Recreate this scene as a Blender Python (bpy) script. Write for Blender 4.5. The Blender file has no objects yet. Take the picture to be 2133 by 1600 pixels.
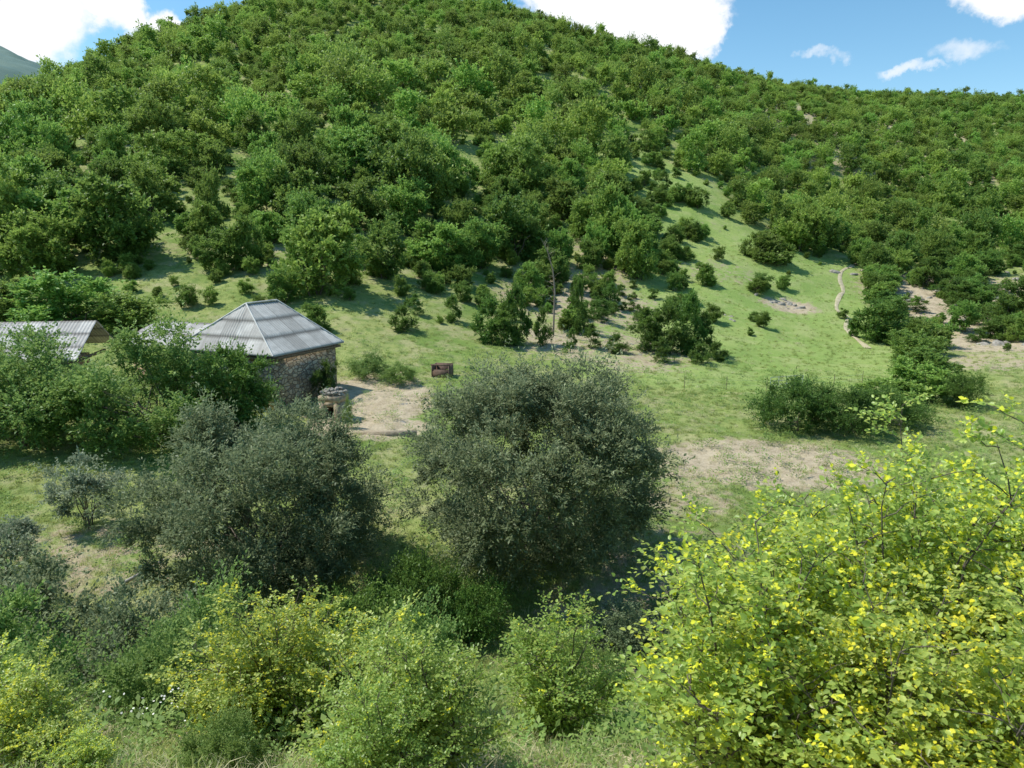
import bpy, math, numpy as np
from mathutils import Vector
C=bpy.context
SC=C.scene
SC.view_settings.view_transform='Standard'; SC.view_settings.look='None'; SC.view_settings.exposure=0
rng=np.random.default_rng(5)
# ------------------------------------------------------------------ noise
def vnoise(x,y,seed=0):
    xi=np.floor(x).astype(np.int64); yi=np.floor(y).astype(np.int64)
    fx=x-xi; fy=y-yi
    fx=fx*fx*(3-2*fx); fy=fy*fy*(3-2*fy)
    def h(a,b):
        n=(a*374761393+b*668265263+seed*974711)&0xffffffff
        n=((n^(n>>13))*1274126177)&0xffffffff
        return ((n^(n>>16))&0xffff)/65535.0
    return (h(xi,yi)*(1-fx)+h(xi+1,yi)*fx)*(1-fy)+(h(xi,yi+1)*(1-fx)+h(xi+1,yi+1)*fx)*fy
def fbm(x,y,oct=4,seed=0):
    s=0;a=1;t=0
    for o in range(oct):
        s=s+a*(vnoise(x*2**o+17.3*o,y*2**o+5.1*o,seed+o)*2-1); t+=a; a*=.5
    return s/t
# ------------------------------------------------------------------ terrain heights (metres)
A=np.array([-1.6,-.75,-.5,-.25,0,.25,.5,.75,1.6])
Y=np.array([25,43,50,60,75,90,110,130,150,180,200,225,240,260,280,320,400])
Z=np.array([
[-10.8,-9.5,-8.6,-7.0,-2.5,2.9,10,15,20,25,26,24,22,18,13,3,-15],
[-10.8,-9.6,-8.6,-7.0,-2.5,2.9,10,15.5,20.5,26.5,27.5,26,24,20,14,3,-15],
[-10.9,-9.8,-8.9,-7.4,-2.9,2.9,10.4,18,25.8,39,46,57,58.5,55,47,25,0],
[-11,-9.8,-9.0,-7.2,-2.9,1.8,8.5,16,24,39.5,51.5,66.5,76,80,74,45,10],
[-11,-10.1,-9.9,-9.0,-7.3,-3.5,2.9,12,21,38,47.5,59.5,68,73,68,45,10],
[-11,-10.3,-10.2,-10.2,-9.4,-6.3,0,8,16,29,36,46,51.5,55.5,54,40,10],
[-11,-10.6,-10.5,-10.8,-11.2,-9.5,-4.3,-1.7,4.8,17,25,36,41.5,48,50,42,10],
[-11,-10.5,-10.2,-9.6,-9.8,-8.1,-4.3,.5,5.7,17,24,34,39.5,46,50,44,12],
[-11,-10.0,-9.0,-8,-6,-4,0,4,9,18,24,33,38,45,50,44,12]],float)
ya=np.arange(20,401,1.0); aa=np.arange(-1.6,1.601,.02)
t1=np.array([np.interp(ya,Y,Z[i]) for i in range(len(A))])
G=np.array([np.interp(aa,A,t1[:,j]) for j in range(len(ya))])
def blur(M,ax,k):
    n=2*k+1; pad=[(0,0),(0,0)]; pad[ax]=(k,k)
    P=np.pad(M,pad,mode='edge'); c=np.cumsum(P,axis=ax)
    z=np.zeros_like(np.take(c,[0],axis=ax)); c=np.concatenate([z,c],axis=ax)
    L=M.shape[ax]
    return (np.take(c,range(n,n+L),axis=ax)-np.take(c,range(0,L),axis=ax))/n
for _ in range(2): G=blur(G,0,3); G=blur(G,1,4)
PY=np.array([-60,-1,1.2,2.0,7.4,12,16,18.5,20.5,23,30]); PZ=np.array([-1.7,-1.7,-1.9,-2.7,-6.1,-8.9,-10.9,-11.8,-11.7,-11.1,-10.9])
def height(x,y):
    x=np.asarray(x,float); y=np.asarray(y,float)
    a=np.clip(x/np.maximum(y,20),-1.59,1.59); yy=np.clip(y,20,399.5)
    i=np.clip((yy-20).astype(int),0,len(ya)-2); f=yy-20-i
    ja=(a+1.6)/.02; j=np.clip(ja.astype(int),0,len(aa)-2); g=ja-j
    hi=(G[i,j]*(1-g)+G[i,j+1]*g)*(1-f)+(G[i+1,j]*(1-g)+G[i+1,j+1]*g)*f
    lo=np.interp(y,PY,PZ)
    w=np.clip((y-22)/8,0,1); w=w*w*(3-2*w)
    h=lo*(1-w)+hi*w
    far=np.clip((y-70)/80,0,1)
    h=h+far*2.6*fbm(x/28,y/40,3,3)+np.clip((y-44)/30,0,1)*.5*fbm(x/7,y/7,3,9)
    h=h+np.clip((y-1)/4,0,1)*.16*fbm(x/1.8,y/1.8,3,21)
    return h
def hz(x,y): return float(height(np.array([x]),np.array([y]))[0])
def inpoly(x,y,P):
    c=np.zeros(len(x),bool); n=len(P)
    for i in range(n):
        x1,y1=P[i]; x2,y2=P[(i+1)%n]
        if y1==y2: continue
        t=((y1>y)!=(y2>y))&(x<(x2-x1)*(y-y1)/(y2-y1)+x1); c^=t
    return c
# ------------------------------------------------------------------ node helpers
def newmat(name):
    m=bpy.data.materials.new(name); m.use_nodes=True; nt=m.node_tree
    return m,nt,nt.nodes["Principled BSDF"]
def nd(nt,t,**kw):
    n=nt.nodes.new(t)
    for k,v in kw.items(): setattr(n,k,v)
    return n
def setin(nt,sock,v):
    if hasattr(v,'is_linked') or hasattr(v,'links'): nt.links.new(v,sock)
    else: sock.default_value=v
def mixc(nt,f,a,b):
    n=nd(nt,'ShaderNodeMix',data_type='RGBA'); 
    setin(nt,n.inputs[0],f); setin(nt,n.inputs[6],a if not isinstance(a,tuple) else (*a,1)); setin(nt,n.inputs[7],b if not isinstance(b,tuple) else (*b,1))
    return n.outputs[2]
def mapr(nt,v,a,b,c=0,d=1):
    n=nd(nt,'ShaderNodeMapRange'); n.interpolation_type='SMOOTHSTEP'
    setin(nt,n.inputs[0],v)
    for i,q in enumerate((a,b,c,d)): n.inputs[i+1].default_value=q
    return n.outputs[0]
def math_(nt,op,a,b=0.0):
    n=nd(nt,'ShaderNodeMath',operation=op); setin(nt,n.inputs[0],a); setin(nt,n.inputs[1],b); return n.outputs[0]
def noise(nt,vec,scale,detail=4,rough=.55):
    n=nd(nt,'ShaderNodeTexNoise'); n.inputs['Scale'].default_value=scale; n.inputs['Detail'].default_value=detail; n.inputs['Roughness'].default_value=rough
    if vec is not None: nt.links.new(vec,n.inputs['Vector'])
    return n.outputs[0]
def leafmat(name,c1,c2,tip,trans=.35,rough=.5,ov=.35,hv=.012,spec=.25):
    m,nt,b=newmat(name); out=nt.nodes['Material Output']
    g=nd(nt,'ShaderNodeNewGeometry'); oi=nd(nt,'ShaderNodeObjectInfo'); at=nd(nt,'ShaderNodeAttribute',attribute_name='tint')
    col=mixc(nt,g.outputs['Random Per Island'],c1,c2)
    col=mixc(nt,at.outputs['Fac'],col,tip)
    hsv=nd(nt,'ShaderNodeHueSaturation'); nt.links.new(col,hsv.inputs['Color'])
    v=mapr(nt,oi.outputs['Random'],0,1,1-ov,1+ov); nt.links.new(v,hsv.inputs['Value'])
    r2=math_(nt,'FRACT',math_(nt,'MULTIPLY',oi.outputs['Random'],7.31))
    h=mapr(nt,r2,0,1,.5-hv,.5+hv); nt.links.new(h,hsv.inputs['Hue'])
    nt.links.new(hsv.outputs[0],b.inputs['Base Color']); b.inputs['Roughness'].default_value=rough; b.inputs['Specular IOR Level'].default_value=spec
    tr=nd(nt,'ShaderNodeBsdfTranslucent')
    tc=mixc(nt,.45,hsv.outputs[0],tuple(min(1,x*1.6) for x in tip)); nt.links.new(tc,tr.inputs['Color'])
    ms=nd(nt,'ShaderNodeMixShader'); ms.inputs[0].default_value=trans
    nt.links.new(b.outputs[0],ms.inputs[1]); nt.links.new(tr.outputs[0],ms.inputs[2]); nt.links.new(ms.outputs[0],out.inputs['Surface'])
    return m
def plain(name,c1,c2,scale=4,rough=.85,bump=.3,detail=5,metal=0):
    m,nt,b=newmat(name); tc=nd(nt,'ShaderNodeTexCoord')
    n=noise(nt,tc.outputs['Object'],scale,detail)
    nt.links.new(mixc(nt,mapr(nt,n,.3,.7),c1,c2),b.inputs['Base Color']); b.inputs['Roughness'].default_value=rough; b.inputs['Metallic'].default_value=metal
    bp=nd(nt,'ShaderNodeBump'); bp.inputs['Strength'].default_value=bump; bp.inputs['Distance'].default_value=.05; nt.links.new(n,bp.inputs['Height']); nt.links.new(bp.outputs[0],b.inputs['Normal'])
    return m
M_bark=plain("bark",(.08,.065,.05),(.16,.135,.10),12)
M_hill=leafmat("hill_foliage",(.085,.17,.026),(.165,.29,.045),(.42,.57,.13),.35,ov=.40,hv=.022)  # darker leaves against bright tips: shadow contrast put into the colours
M_mid=leafmat("hornbeam_foliage",(.06,.135,.024),(.13,.24,.042),(.38,.54,.12),.33,ov=.34,hv=.02)
M_dark=leafmat("juniper_foliage",(.045,.105,.022),(.085,.165,.034),(.21,.34,.065),.28,ov=.2)
M_gray=leafmat("grey_green_foliage",(.085,.125,.058),(.17,.22,.105),(.35,.41,.22),.3,.5,ov=.05)
M_fruit=leafmat("fruit_tree_foliage",(.085,.175,.038),(.17,.28,.065),(.36,.48,.14),.36,ov=.15)
M_silver=leafmat("silver_foliage",(.16,.22,.13),(.26,.32,.20),(.38,.43,.30),.3,ov=.1)
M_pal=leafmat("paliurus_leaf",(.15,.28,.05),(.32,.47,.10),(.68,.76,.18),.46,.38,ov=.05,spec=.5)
M_flower=leafmat("paliurus_fruit",(.80,.78,.04),(.90,.88,.10),(.87,.84,.10),.4,.6,ov=.05)
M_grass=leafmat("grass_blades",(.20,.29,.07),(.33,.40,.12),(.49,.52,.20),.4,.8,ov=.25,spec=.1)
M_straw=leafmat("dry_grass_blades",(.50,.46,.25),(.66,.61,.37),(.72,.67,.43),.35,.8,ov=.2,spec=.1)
M_white=plain("white_petals",(.75,.75,.7),(.8,.8,.75),3)
# ------------------------------------------------------------------ mesh helpers
class MB:
    def __init__(s): s.V=[];s.Q=[];s.M=[];s.T=[];s.n=0
    def add(s,V,Q,mat,tint=None):
        V=np.asarray(V,float).reshape(-1,3); Q=np.asarray(Q,np.int64).reshape(-1,4)
        s.V.append(V); s.Q.append(Q+s.n); s.M.append(np.full(len(Q),mat)); s.T.append(np.zeros(len(V)) if tint is None else tint); s.n+=len(V)
    def mesh(s,name,mats,smooth=False):
        V=np.concatenate(s.V);Q=np.concatenate(s.Q);M=np.concatenate(s.M);T=np.concatenate(s.T)
        me=bpy.data.meshes.new(name); me.vertices.add(len(V)); me.vertices.foreach_set('co',V.astype(np.float32).ravel())
        me.loops.add(len(Q)*4); me.loops.foreach_set('vertex_index',Q.astype(np.int32).ravel())
        me.polygons.add(len(Q)); me.polygons.foreach_set('loop_start',np.arange(0,len(Q)*4,4,dtype=np.int32))
        try: me.polygons.foreach_set('loop_total',np.full(len(Q),4,np.int32))
        except Exception: pass
        for m in mats: me.materials.append(m)
        me.polygons.foreach_set('material_index',M.astype(np.int32))
        if smooth: me.polygons.foreach_set('use_smooth',np.ones(len(Q),bool))
        a=me.attributes.new('tint','FLOAT','POINT'); a.data.foreach_set('value',T.astype(np.float32))
        me.update(calc_edges=True); return me
def unit(v): return v/np.maximum(np.linalg.norm(v,axis=-1,keepdims=True),1e-9)
def add_leaves(mb,P,D,N,L,asp,mat,tint,fold=.12,ovate=False):
    n=len(P); D=unit(D); S=unit(np.cross(D,N)); N2=np.cross(S,D); L=np.broadcast_to(np.asarray(L,float),(n,))[:,None]; W=L*asp
    if not ovate:
        V=np.stack([P,P+D*.45*L+S*.5*W+N2*fold*L,P+D*L,P+D*.45*L-S*.5*W+N2*fold*L],1)
        Q=np.arange(n*4).reshape(n,4); k=4
    else:
        V=np.stack([P,P+D*L-N2*.15*L,P+D*.28*L+S*.47*W+N2*fold*L,P+D*.68*L+S*.38*W+N2*fold*.7*L,P+D*.28*L-S*.47*W+N2*fold*L,P+D*.68*L-S*.38*W+N2*fold*.7*L],1)
        b=np.arange(n)[:,None]*6; Q=np.concatenate([b+np.array([[0,2,3,1]]),b+np.array([[0,1,5,4]])]); k=6
    mb.add(V.reshape(-1,3),Q,mat,np.repeat(tint,k))
def add_tube(mb,pts,radii,mat,k=5):
    pts=np.asarray(pts,float); n=len(pts); T=unit(np.gradient(pts,axis=0))
    up=np.array([.31,.17,.93]) if abs(T[0][2])<.9 else np.array([1,0.1,0])
    S=unit(np.cross(T,up)); U=np.cross(T,S); a=np.linspace(0,2*np.pi,k,endpoint=False)
    R=np.asarray(radii,float)[:,None,None]
    V=pts[:,None,:]+R*(np.cos(a)[None,:,None]*S[:,None,:]+np.sin(a)[None,:,None]*U[:,None,:])
    i=np.arange(n-1)[:,None]*k; j=np.arange(k)[None,:]; j2=(j+1)%k
    Q=np.stack([i+j,i+j2,i+k+j2,i+k+j],-1).reshape(-1,4)
    mb.add(V.reshape(-1,3),Q,mat)
def crown_tree(name,W,H,hb,nb,tw,lv,ls,asp,mats,r,blob=.22,shell=(.45,.85),up=.25,trunks=1,trad=.12,cf=.42,low=.8,limbs=2,spike=.14,rough=.1):
    """trunk + limbs + clumps of leafy twigs; dome crown whose widest level is at cf of its height"""
    mb=MB(); cz=hb+(H-hb)*cf; ex=W/2; eu=H-cz; ed=cz-hb
    d=unit(r.normal(size=(nb,3))+np.array([0,0,.15])); 
    rad=(r.uniform(shell[0]**2,shell[1]**2,nb)**.5)[:,None]
    br=W*blob*r.uniform(.55,1.35,nb)
    k=W*blob*.6; ezv=np.where(d[:,2]>0,eu-k,max(ed*low,.1))
    c=d*rad*np.stack([np.full(nb,ex-k),np.full(nb,ex-k),ezv],-1)+np.array([0,0,cz])
    c*=r.uniform(1-rough,1+rough,nb)[:,None]
    c[:,2]=np.maximum(c[:,2],br*.45)
    bases=[(r.normal()*.04*W if trunks>1 else 0,r.normal()*.04*W if trunks>1 else 0) for _ in range(trunks)]
    for b in bases:
        top=np.array([b[0]+r.normal()*.12*W,b[1]+r.normal()*.12*W,cz*1.1])
        p=[np.array([b[0],b[1],-.4])+(top-np.array([b[0],b[1],-.4]))*t+r.normal(size=3)*.02*W*t for t in np.linspace(0,1,6)]
        add_tube(mb,p,np.linspace(trad,trad*.4,6),0,6)
    for i in range(0,nb,limbs):
        b=bases[i%trunks]; s=np.array([b[0],b[1],min(cz,c[i][2])*r.uniform(.2,.7)])
        mid=(s+c[i])/2+np.array([0,0,-.03*H])+r.normal(size=3)*.04*W
        add_tube(mb,[s,mid,c[i]],[trad*.36,trad*.24,trad*.08],0,4)
    nt=nb*tw; B=np.repeat(np.arange(nb),tw)
    td=r.normal(size=(nt,3)); td[:,2]=td[:,2]*.85+up; td=unit(td)
    od=unit(c[B]-np.array([0,0,cz*.75])); td=unit(td+.45*od)
    tl=br[B]*np.where(r.random(nt)<spike,r.uniform(1.25,1.75,nt),r.uniform(.55,1.15,nt))
    I=np.repeat(np.arange(nt),lv); s=r.uniform(.25,1.0,len(I))**.7
    P=c[B][I]+td[I]*(tl[I]*s)[:,None]+r.normal(size=(len(I),3))*(.05*br[B][I])[:,None]
    D=unit(td[I]+r.normal(size=(len(I),3))*.75); N=unit(r.normal(size=(len(I),3))*.7+np.array([-.25,0,.9]))
    ti=np.clip((s-.4)*1.6,0,1)*np.clip(.35+.65*td[I][:,2],0,1)*r.uniform(.2,1,len(I))  # top light painted into leaf colour: outer, upward twigs get more tip tint
    k=P[:,2]>.02
    add_leaves(mb,P[k],D[k],N[k],ls*r.uniform(.65,1.25,k.sum()),asp,1,ti[k])
    return mb.mesh(name,mats)
def obj(name,me,loc=(0,0,0),rot=(0,0,0),sc=(1,1,1),link=True,parent=None):
    o=bpy.data.objects.new(name,me); o.location=loc; o.rotation_euler=rot; o.scale=sc
    if link: C.collection.objects.link(o)
    if parent: o.parent=parent
    return o
def coll(name,meshes):
    c=bpy.data.collections.new(name)
    for i,m in enumerate(meshes):
        o=bpy.data.objects.new("%s_src_%02d"%(name,i),m); c.objects.link(o)
    return c
def scatter(name,x,y,scale,cl,nvar,r,z=None,tilt=.08,sink=0.0):
    n=len(x); z=height(x,y)-sink if z is None else z
    me=bpy.data.meshes.new(name); me.vertices.add(n); me.vertices.foreach_set('co',np.stack([x,y,z],-1).astype(np.float32).ravel())
    scale=np.asarray(scale,float)
    if scale.ndim==1: scale=np.stack([scale]*3,-1)
    a=me.attributes.new('sc','FLOAT_VECTOR','POINT'); a.data.foreach_set('vector',scale.astype(np.float32).ravel())
    rot=np.stack([r.normal(size=n)*tilt,r.normal(size=n)*tilt,r.uniform(0,6.283,n)],-1)
    a=me.attributes.new('rt','FLOAT_VECTOR','POINT'); a.data.foreach_set('vector',rot.astype(np.float32).ravel())
    a=me.attributes.new('ix','INT','POINT'); a.data.foreach_set('value',r.integers(0,nvar,n).astype(np.int32))
    o=obj(name,me)
    ng=bpy.data.node_groups.new(name,'GeometryNodeTree')
    ng.interface.new_socket('Geometry',in_out='INPUT',socket_type='NodeSocketGeometry'); ng.interface.new_socket('Geometry',in_out='OUTPUT',socket_type='NodeSocketGeometry')
    gi=ng.nodes.new('NodeGroupInput'); go=ng.nodes.new('NodeGroupOutput'); ip=ng.nodes.new('GeometryNodeInstanceOnPoints'); ci=ng.nodes.new('GeometryNodeCollectionInfo')
    ci.inputs['Collection'].default_value=cl; ci.inputs['Separate Children'].default_value=True; ci.inputs['Reset Children'].default_value=True
    def na(nm,t):
        q=ng.nodes.new('GeometryNodeInputNamedAttribute'); q.data_type=t; q.inputs['Name'].default_value=nm
        return next(s for s in q.outputs if s.enabled and s.name=='Attribute')
    L=ng.links; L.new(gi.outputs[0],ip.inputs['Points']); L.new(ci.outputs[0],ip.inputs['Instance']); ip.inputs['Pick Instance'].default_value=True
    L.new(na('ix','INT'),ip.inputs['Instance Index']); L.new(na('sc','FLOAT_VECTOR'),ip.inputs['Scale']); L.new(na('rt','FLOAT_VECTOR'),ip.inputs['Rotation']); L.new(ip.outputs[0],go.inputs[0])
    md=o.modifiers.new('scatter','NODES'); md.node_group=ng
    return o
# ------------------------------------------------------------------ terrain
ys=np.concatenate([np.arange(-60,-2,4.),np.arange(-2,60,.35),np.arange(60,130,.9),np.arange(130,402,2.0),np.array([420,470,600,900,1500,3000.])]); ss=np.linspace(-1.5,1.5,420)
S,YY=np.meshgrid(ss,ys); X=S*(np.maximum(YY,0)+25)
Hh=height(X,YY); Hh=np.where(YY>405,-20,Hh)
mb=MB(); n,m=YY.shape; idx=np.arange(n*m).reshape(n,m)
mb.add(np.stack([X,YY,Hh],-1).reshape(-1,3),np.stack([idx[:-1,:-1],idx[:-1,1:],idx[1:,1:],idx[1:,:-1]],-1).reshape(-1,4),0)
DRY=[(-8.7,43.5,3.6,6.5,1.0),(-8,38.6,3.4,2.4,1.0),(12.5,34.0,5.8,3.8,.9),(7,29.5,3,3,.5),(-1,30,6,4,.3),(3,20,3,3,.5),(9,63,9,9,.5),(8,82,9,14,.5),(13,100,5,14,.5),
 (60,90,14,20,.85),(50,72,10,10,.75),(42,60,8,6,.5),(-14,24,5,3,.45),(1,5.5,3,3.0,.75),(-2,5,4,2.5,.5),(-5,8,4,3,.35),(6,22,4,5,.5),(-50,175,14,20,.35),(95,190,55,36,.5),(70,250,60,18,.5),(-75,205,30,10,.45),(28,97,8,5,.35),(-60,110,14,20,.4),(-25,80,14,8,.3),(34,89,4,3,.6)]
def dryness(x,y):
    d=np.zeros_like(x)
    for cx,cy,rx,ry,s in DRY:
        q=((x-cx)/rx)**2+((y-cy)/ry)**2; d=np.maximum(d,s*np.clip(1.35-q*.9,0,1))
    return d
dr=dryness(X,YY)+.3*np.clip(fbm(X/9,YY/9,3,77),0,1)
meadow_poly=[(2,50),(7,72),(16,97),(16,118),(18,135),(11,149),(27,150),(38,134),(39,118),(46,111),(66,124),(50,104),(46,94),(41,80),(34,60),(18,50)]
bright=inpoly(X.ravel(),YY.ravel(),[(4,52),(8,70),(17,97),(16,118),(18,135),(11,149),(27,150),(38,134),(40,118),(50,112),(66,124),(50,104),(46,94),(41,80),(34,60),(26,52),(18,48)]).reshape(X.shape).astype(float)
tm=mb.mesh("terrain",[],True)
for nm,arr in (('dry',dr),('meadow',bright)):
    a=tm.attributes.new(nm,'FLOAT','POINT'); a.data.foreach_set('value',np.clip(arr,0,1).astype(np.float32).ravel())
m,nt,b=newmat("hill_ground"); tc=nd(nt,'ShaderNodeTexCoord'); P=tc.outputs['Object']
at=nd(nt,'ShaderNodeAttribute',attribute_name='dry'); am=nd(nt,'ShaderNodeAttribute',attribute_name='meadow')
n1=noise(nt,P,.12,6,.6); n2=noise(nt,P,1.3,6,.65); n3=noise(nt,P,9,5,.7); n4=noise(nt,P,.45,5,.6)
g=mixc(nt,mapr(nt,n1,.38,.62),(.19,.28,.065),(.34,.38,.13))
g=mixc(nt,mapr(nt,n2,.42,.72),g,(.15,.23,.06))
g=mixc(nt,math_(nt,'MULTIPLY',mapr(nt,n4,.47,.66),.75),g,(.43,.40,.21))
g=mixc(nt,math_(nt,'MULTIPLY',am.outputs['Fac'],.5),g,(.31,.44,.12))
g=mixc(nt,mapr(nt,n3,.45,.7,0,.55),g,(.13,.19,.05))
dc=mixc(nt,mapr(nt,n2,.35,.65),(.54,.45,.31),(.36,.29,.19)); dc=mixc(nt,mapr(nt,n3,.4,.7,0,.6),dc,(.63,.55,.40))
df=mapr(nt,math_(nt,'ADD',at.outputs['Fac'],math_(nt,'MULTIPLY',math_(nt,'SUBTRACT',n2,.5),1.5)),.3,.62)
nt.links.new(mixc(nt,df,g,dc),b.inputs['Base Color']); b.inputs['Roughness'].default_value=.95; b.inputs['Specular IOR Level'].default_value=.1
bp=nd(nt,'ShaderNodeBump'); bp.inputs['Strength'].default_value=.8; bp.inputs['Distance'].default_value=.14
nt.links.new(math_(nt,'ADD',n2,n3),bp.inputs['Height']); nt.links.new(bp.outputs[0],b.inputs['Normal'])
tm.materials.append(m); obj("terrain",tm)
gx,gy=np.meshgrid(np.linspace(-1000,-300,90),np.linspace(600,1100,60))
zz=240-.50*np.sqrt((gx+625)**2+((gy-820)*.8)**2)+14*fbm(gx/60,gy/60,4,5); zz=np.maximum(zz,-30)
mb=MB(); idx=np.arange(gx.size).reshape(gx.shape)
mb.add(np.stack([gx,gy,zz],-1).reshape(-1,3),np.stack([idx[:-1,:-1],idx[:-1,1:],idx[1:,1:],idx[1:,:-1]],-1).reshape(-1,4),0)
obj("distant_mountain",mb.mesh("distant_mountain",[plain("mountain_forest",(.07,.15,.13),(.12,.20,.16),.05,bump=.6)],True))
pts=np.array([(35.5,70),(37.2,78),(38.8,83),(40,88),(42.2,93.5),(44.6,98),(48.2,106),(53.5,113),(59,122)],float)
t=np.linspace(0,len(pts)-1,160); px_=np.interp(t,range(len(pts)),pts[:,0])+.35*np.sin(t*3.1); py_=np.interp(t,range(len(pts)),pts[:,1])
ker=np.ones(9)/9; px_=np.convolve(np.pad(px_,4,mode='edge'),ker,'valid'); py_=np.convolve(np.pad(py_,4,mode='edge'),ker,'valid')
px_=px_[6:-6]; py_=py_[6:-6]; t=t[6:-6]
tx=np.gradient(px_);ty=np.gradient(py_);l=np.hypot(tx,ty)+1e-6;nx,ny=ty/l,-tx/l
rows=[]
for s in np.linspace(-1,1,5):
    w=.26+.10*np.sin(t*5+s); rx=px_+nx*w*s; ry=py_+ny*w*s; rows.append(np.stack([rx,ry,height(rx,ry)+.10-.05*abs(s)],-1))
R=np.stack(rows,1); idx=np.arange(R.shape[0]*5).reshape(-1,5); mb=MB()
mb.add(R.reshape(-1,3),np.stack([idx[:-1,:-1],idx[:-1,1:],idx[1:,1:],idx[1:,:-1]],-1).reshape(-1,4),0)
obj("dirt_path",mb.mesh("dirt_path",[plain("path_dirt",(.40,.35,.21),(.50,.44,.30),2)],True))
# ------------------------------------------------------------------ hill shrubs
r=np.random.default_rng(11)
far=[crown_tree("hill_shrub_a%d"%i,W,H,.0,nb,24,8,.34,.6,[M_bark,M_hill],r,blob=.23,shell=(.4,1.0),trunks=2,trad=.05,cf=.40,limbs=3,rough=.14) for i,(W,H,nb) in enumerate([(5,4.6,15),(5.8,5.0,16),(4.2,5.8,14),(5.6,3.8,15),(3.8,5.2,13),(6.4,4.6,17),(5,5.6,15),(4.6,3.6,13)])]
cfar=coll("hill_shrub",far)
mid=[crown_tree("hornbeam_a%d"%i,W,H,.0,nb,38,13,.225,.6,[M_bark,M_mid],r,blob=.17,shell=(.4,1.05),up=.4,trunks=3,trad=.06,cf=.4,rough=.14) for i,(W,H,nb) in enumerate([(5,5,30),(5.2,5.2,32),(4.6,5.4,27),(5.4,4.6,30),(5,5.6,29)])]
midD=[(5,5),(5.2,5.2),(4.6,5.4),(5.4,4.6),(5,5.6)]
cmid=coll("slope_shrub",mid)
jun=[crown_tree("juniper_a%d"%i,2.4,H,.0,nb,34,15,.15,.40,[M_bark,M_dark],r,blob=.21,shell=(.3,1.1),up=.9,trunks=2,trad=.03,cf=.35,low=1,spike=.25,rough=.2) for i,(H,nb) in enumerate([(3.0,16),(2.4,15),(3.8,18)])]
junH=[3.0,2.4,3.8]
cj=coll("juniper",jun)
N0=60000
yy=70+ (285-70)*np.sqrt(r.random(N0)); xx=(r.random(N0)*2-1)*(1.0*yy)
clear=[meadow_poly,[(-37,74),(-48,102),(-38,102),(-25,74)],[(-25,74),(-19,88),(-12,86),(-14,72)],[(3,70),(8,98),(13,98),(11,70)],[(-72,108),(-70,122),(-50,112),(-52,102)],[(-24,102),(-20,112),(-12,110),(-15,100)]]
rocky=[(48,60),(42,82),(50,100),(62,112),(100,122),(100,60)]
p=np.clip((yy-92)/30,0,1)*.64+.3
p*=1-.88*(fbm(xx/12,yy/12,3,41)>.16)*(yy<145)
p=np.where((fbm(xx/8,yy/11,3,91)>.26),p*.12,p)
p=np.where((xx<-.5*yy)&(yy>100),p*.5,p)
for c in clear: p=np.where(inpoly(xx,yy,c),0.008,p)
p=np.where(inpoly(xx,yy,rocky),.03,p)
p=np.where((yy<80)&(np.abs(xx)<40)&(xx>-14),.0,p)
keep=r.random(N0)<p; xx,yy=xx[keep],yy[keep]
base=np.interp(yy,[70,110,160,220,280],[.78,.92,.92,.64,.5])*np.where(xx>yy*.22,.76,1)
sz=base*np.clip(np.exp(r.normal(size=len(xx))*.38),.42,1.6)*(1+.35*fbm(xx/16,yy/16,2,51))
RR=np.clip(np.where(yy<140,4.2,3.9)*sz,1.5,6.0)
order=np.argsort(-sz+r.normal(size=len(sz))*.4)
cell={}; sel=[]
for i in order:
    gx_,gy_=int(xx[i]//6),int(yy[i]//6); ok=True; R=RR[i]
    for dx in (-1,0,1):
        for dy in (-1,0,1):
            for j in cell.get((gx_+dx,gy_+dy),()):
                if (xx[j]-xx[i])**2+(yy[j]-yy[i])**2<(.5*(R+RR[j]))**2: ok=False;break
            if not ok: break
        if not ok: break
    if ok: cell.setdefault((gx_,gy_),[]).append(i); sel.append(i)
xx,yy,szl=xx[sel],yy[sel],sz[sel]
nr=yy<122
s3=np.stack([szl*r.uniform(.85,1.2,len(szl)),szl*r.uniform(.85,1.2,len(szl)),szl*r.uniform(.85,1.3,len(szl))],-1)
scatter("slope_shrubs",xx[nr],yy[nr],s3[nr],cmid,5,r,sink=.1)
scatter("hillside_woodland",xx[~nr],yy[~nr],s3[~nr],cfar,8,r,sink=.1)
n=3200; y2=64+ (220-64)*r.random(n); x2=(r.random(n)*2-1)*y2*.95
k=~inpoly(x2,y2,meadow_poly)|(r.random(n)<.12); k&=(y2>72)|(r.random(n)<.25); k&=~inpoly(x2,y2,rocky)|(r.random(n)<.6); x2,y2=x2[k],y2[k]
scatter("low_scrub",x2,y2,r.uniform(.12,.42,len(x2)),cmid,5,r)
n=260; y2=r.uniform(58,118,n); x2=r.uniform(44,98,n); k=inpoly(x2,y2,rocky)&(fbm(x2/6,y2/6,2,13)>-.15); x2,y2=x2[k],y2[k]; sj=np.exp(r.normal(size=len(x2))*.4)*.75
scatter("rocky_slope_junipers",x2,y2,np.stack([sj*1.25,sj*1.25,sj*r.uniform(.5,.95,len(x2))],-1),cj,3,r)
n=26; y2=r.uniform(62,112,n); x2=r.uniform(50,90,n); scatter("rocky_slope_shrubs",x2,y2,r.uniform(.35,.8,n),cmid,5,r)
n=60; y2=r.uniform(58,112,n); x2=4+r.random(n)*14+(y2-60)*.12; s_=r.uniform(.2,.6,n); scatter("slope_juniper_scrub",x2,y2,np.stack([s_*1.3,s_*1.3,s_],-1),cj,3,r)
n=70; y2=r.uniform(88,148,n); x2=15+(y2-90)*.08+np.abs(r.normal(size=n))*7; s_=r.uniform(.25,.6,n); scatter("meadow_edge_shrubs",x2,y2,s_,cmid,5,r)
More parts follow.
